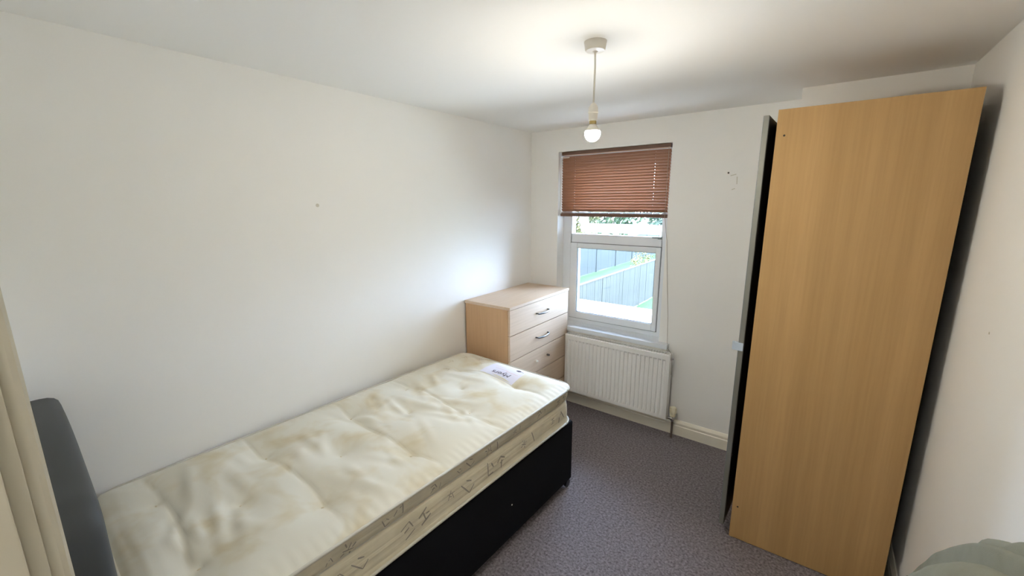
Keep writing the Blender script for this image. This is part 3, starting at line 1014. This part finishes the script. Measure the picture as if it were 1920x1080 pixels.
# ------------------------------------------------------------------ grey garment over a chair back near the right wall
ch = thing('dining_chair', 'dark wooden chair hidden beneath the grey knitted garment', 'chair', (2.136, -2.08, 0))
B().box((-0.24, -0.21, 0.43), (0.16, 0.21, 0.46), 0.01).build('seat', CHAIR_M, ch)
for (x, y) in ((-0.20, -0.18), (-0.20, 0.18), (0.14, -0.14), (0.14, 0.14)):
    B().box((x - 0.013, y - 0.013, 0), (x + 0.013, y + 0.013, 0.43 if x < 0 else 0.93), 0.004).build('leg', CHAIR_M, ch)
B().box((0.132, -0.133, 0.74), (0.148, 0.133, 0.92), 0.006).build('backrest', CHAIR_M, ch)


def catmull(pts, n):
    out = []
    P = [pts[0]] + list(pts) + [pts[-1]]
    m = len(pts) - 1
    for i in range(n + 1):
        t = i / n * m
        k = min(int(t), m - 1)
        f = t - k
        p0, p1, p2, p3 = [Vector(q) for q in P[k:k + 4]]
        out.append(0.5 * ((2 * p1) + (-p0 + p2) * f + (2 * p0 - 5 * p1 + 4 * p2 - p3) * f * f + (-p0 + 3 * p1 - 3 * p2 + p3) * f ** 3))
    return out


def drape(ridge, x_front, x_back, z_front, z_back, round_r, ripple, seed):
    """A cloth sheet lying over a ridge line (y, z): down in front to z_front, over the top, down behind."""
    rq = random.Random(seed)
    ph = [rq.uniform(0, 6) for _ in range(4)]
    rows = []
    line = catmull([(y, z, 0) for y, z in ridge], 64)
    for i, p in enumerate(line):
        y, zt = p[0], p[1]
        row = []
        xm = 0.5 * (x_front + x_back)
        rx = 0.5 * (x_back - x_front)
        for j in range(25):
            f = j / 24
            if f < 0.4:
                g = f / 0.4
                z = z_front + (zt - round_r - z_front) * g
                x = x_front - 0.030 * (1 - g) ** 1.2
            elif f < 0.7:
                a = math.pi * (1 - (f - 0.4) / 0.3)
                x = xm + rx * math.cos(a)
                z = zt - round_r + round_r * math.sin(a)
            else:
                g = (f - 0.7) / 0.3
                z = zt - round_r + (z_back - zt + round_r) * g
                x = x_back
            k = ripple * (0.6 if f < 0.5 else 0.3)
            x += k * math.sin(26 * y + 7 * z + ph[0]) * 0.6 + k * math.sin(47 * y - 11 * z + ph[1]) * 0.35
            z += 0.25 * k * math.sin(31 * y + ph[2])
            row.append((x, y, z))
        rows.append(row)
    return B().quads(rows)


gm = thing('garment', 'grey knitted garment heaped in soft folds beside the bare right wall', 'garment', (0, 0, 0))


def sheet(name, args, thick=0.006):
    o = drape(*args).build(name, GARMENT, gm, True)
    s = o.modifiers.new('solid', 'SOLIDIFY')
    s.thickness = thick
    s.offset = 0
    return o


# body of the garment, the rolled edge behind it, and the collar lying further up
sheet('body', ([(-1.765, 0.815), (-1.790, 0.852), (-1.855, 0.930), (-1.938, 1.012), (-2.04, 1.097), (-2.111, 1.141), (-2.17, 1.163), (-2.24, 1.15), (-2.30, 1.06)], 2.248, 2.316, 0.50, 0.62, 0.036, 0.007, 1))
sheet('inner_fold', ([(-1.51, 0.61), (-1.585, 0.705), (-1.666, 0.792), (-1.78, 0.90), (-1.899, 1.000), (-1.98, 1.056), (-2.06, 1.10), (-2.20, 1.12)], 2.331, 2.345, 0.56, 0.62, 0.008, 0.003, 2))
sheet('hem_fold', ([(-1.333, 0.525), (-1.461, 0.679), (-1.546, 0.779), (-1.67, 0.896), (-1.751, 0.962), (-1.825, 1.012), (-1.893, 1.05), (-1.97, 1.085), (-2.15, 1.10)], 2.350, 2.366, 0.50, 0.52, 0.010, 0.003, 3))
sheet('collar', ([(-1.640, 0.86), (-1.664, 0.905), (-1.685, 0.940), (-1.715, 0.963), (-1.756, 0.989), (-1.801, 1.016), (-1.85, 1.055), (-1.95, 1.10), (-2.10, 1.12)], 2.376, 2.410, 0.62, 0.64, 0.018, 0.003, 4))

# ------------------------------------------------------------------ garden seen through the window
GZ = -2.75
tag(B().box((-40, 0.3, GZ - 0.1), (12, 60, GZ)).build('ground_lawn', LAWN), 'sunlit green lawn of the gardens beyond the window', 'lawn', 'structure')
tag(B().box((-3.4, 0.28, -0.42), (1.7, 4.66, -0.30), 0.01).build('roof_extension', PAVE), 'pale flat roof just below the window outside', 'roof', 'structure')
tag(B().box((-3.3, 0.28, GZ), (1.6, 4.55, -0.42)).build('wall_extension', mat('render_wall', (0.5, 0.47, 0.43), 0.9)), 'rendered wall under the flat roof outside', 'wall', 'structure')


def fence(name, label, x, ys, h, m, capm, boards, post_w):
    f = thing(name, label, 'fence', (x, ys[0], GZ))
    step = ys[1] - ys[0]
    post = B().box((-post_w / 2, -post_w / 2, 0), (post_w / 2, post_w / 2, h + 0.04), 0.01).build('post', m, f)
    bw = (step - post_w) / boards
    board = B().box((-0.012, 0.004, 0.04), (0.008, bw - 0.004, h - 0.02), 0.003, 1).build('board', m, f)
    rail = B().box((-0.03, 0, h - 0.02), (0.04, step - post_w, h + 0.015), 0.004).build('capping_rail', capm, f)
    first = True
    for k, y in enumerate(ys):
        p = post if k == 0 else copy_of(post, f)
        p.location = (0, y - ys[0], 0)
        if k < len(ys) - 1:
            r = rail if k == 0 else copy_of(rail, f)
            r.location = (0, y - ys[0] + post_w / 2, 0)
            for j in range(boards):
                o = board if first else copy_of(board, f)
                first = False
                o.location = (random.uniform(-0.006, 0.006), y - ys[0] + post_w / 2 + bw * j, 0)
    return f


fence('garden_fence', 'grey panel fence with posts beyond the sunlit lawn strip', -9.60, [15.4 + 3.1 * k for k in range(7)], 1.95, FENCE_FAR, FENCE_FAR, 5, 0.11)
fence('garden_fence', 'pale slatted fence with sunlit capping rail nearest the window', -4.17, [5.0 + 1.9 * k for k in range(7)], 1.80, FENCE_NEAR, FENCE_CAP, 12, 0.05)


def tree(label, x, y, r, zc, mi, n, seed, name='garden_tree', cat='tree', group=None):
    rq = random.Random(seed)
    t = thing(name, label, cat, (x, y, GZ), 0, None, group)
    b = B()
    for k in range(n):
        th, ph = rq.uniform(0, 6.283), math.acos(rq.uniform(-0.9, 1))
        q = r * rq.uniform(0.55, 1.05) * (1 + 0.18 * math.sin(3 * th + seed) * math.sin(2 * ph))
        c = Vector((q * math.sin(ph) * math.cos(th), q * math.sin(ph) * math.sin(th), zc + 0.85 * q * math.cos(ph)))
        s = 0.055 * r * rq.uniform(0.7, 1.5)
        u = Vector((rq.gauss(0, 1), rq.gauss(0, 1), rq.gauss(0, 1))).normalized()
        v = u.orthogonal().normalized()
        w = u.cross(v)
        vs = [b.bm.verts.new(c + s * d) for d in (v * 1.5, w * 0.7 + u * 0.2, -v * 1.5, -w * 0.7 + u * 0.2)]
        b.bm.faces.new(vs)
    cr = b.build('crown', LEAF[mi], t)
    cr['kind'] = 'stuff'
    b = B()
    b.tube([(0, 0, 0), (0.05 * r, 0, zc * 0.4), (-0.03 * r, 0.03, zc * 0.8), (0, 0, zc + 0.4 * r)], [0.07 * r, 0.055 * r, 0.045 * r, 0.02 * r], 8)
    for k in range(4):
        a = 1.57 * k + seed
        b.tube([(0, 0, zc * 0.7), (0.4 * r * math.cos(a), 0.4 * r * math.sin(a), zc + 0.15 * r)], [0.03 * r, 0.012 * r], 6)
    b.build('trunk', BARK, t)
    return t


tree('yellow-green sunlit tree left of the others beyond the far fence', -12.3, 19.0, 1.7, 3.2, 0, 1500, 1)
tree('bright green tree in the middle of the row beyond the far fence', -12.9, 24.0, 2.0, 3.5, 0, 1500, 2)
tree('mid green round tree beyond the far end of the far fence', -12.6, 30.5, 2.3, 3.3, 1, 1500, 3)
tree('deep green tree closing the view at the end of the gardens', -10.0, 40.0, 3.2, 3.4, 2, 1500, 4)
tree('small yellow shrub at the far end of the slatted fence', -5.05, 17.2, 0.55, 1.55, 0, 500, 5, 'garden_shrub', 'shrub')
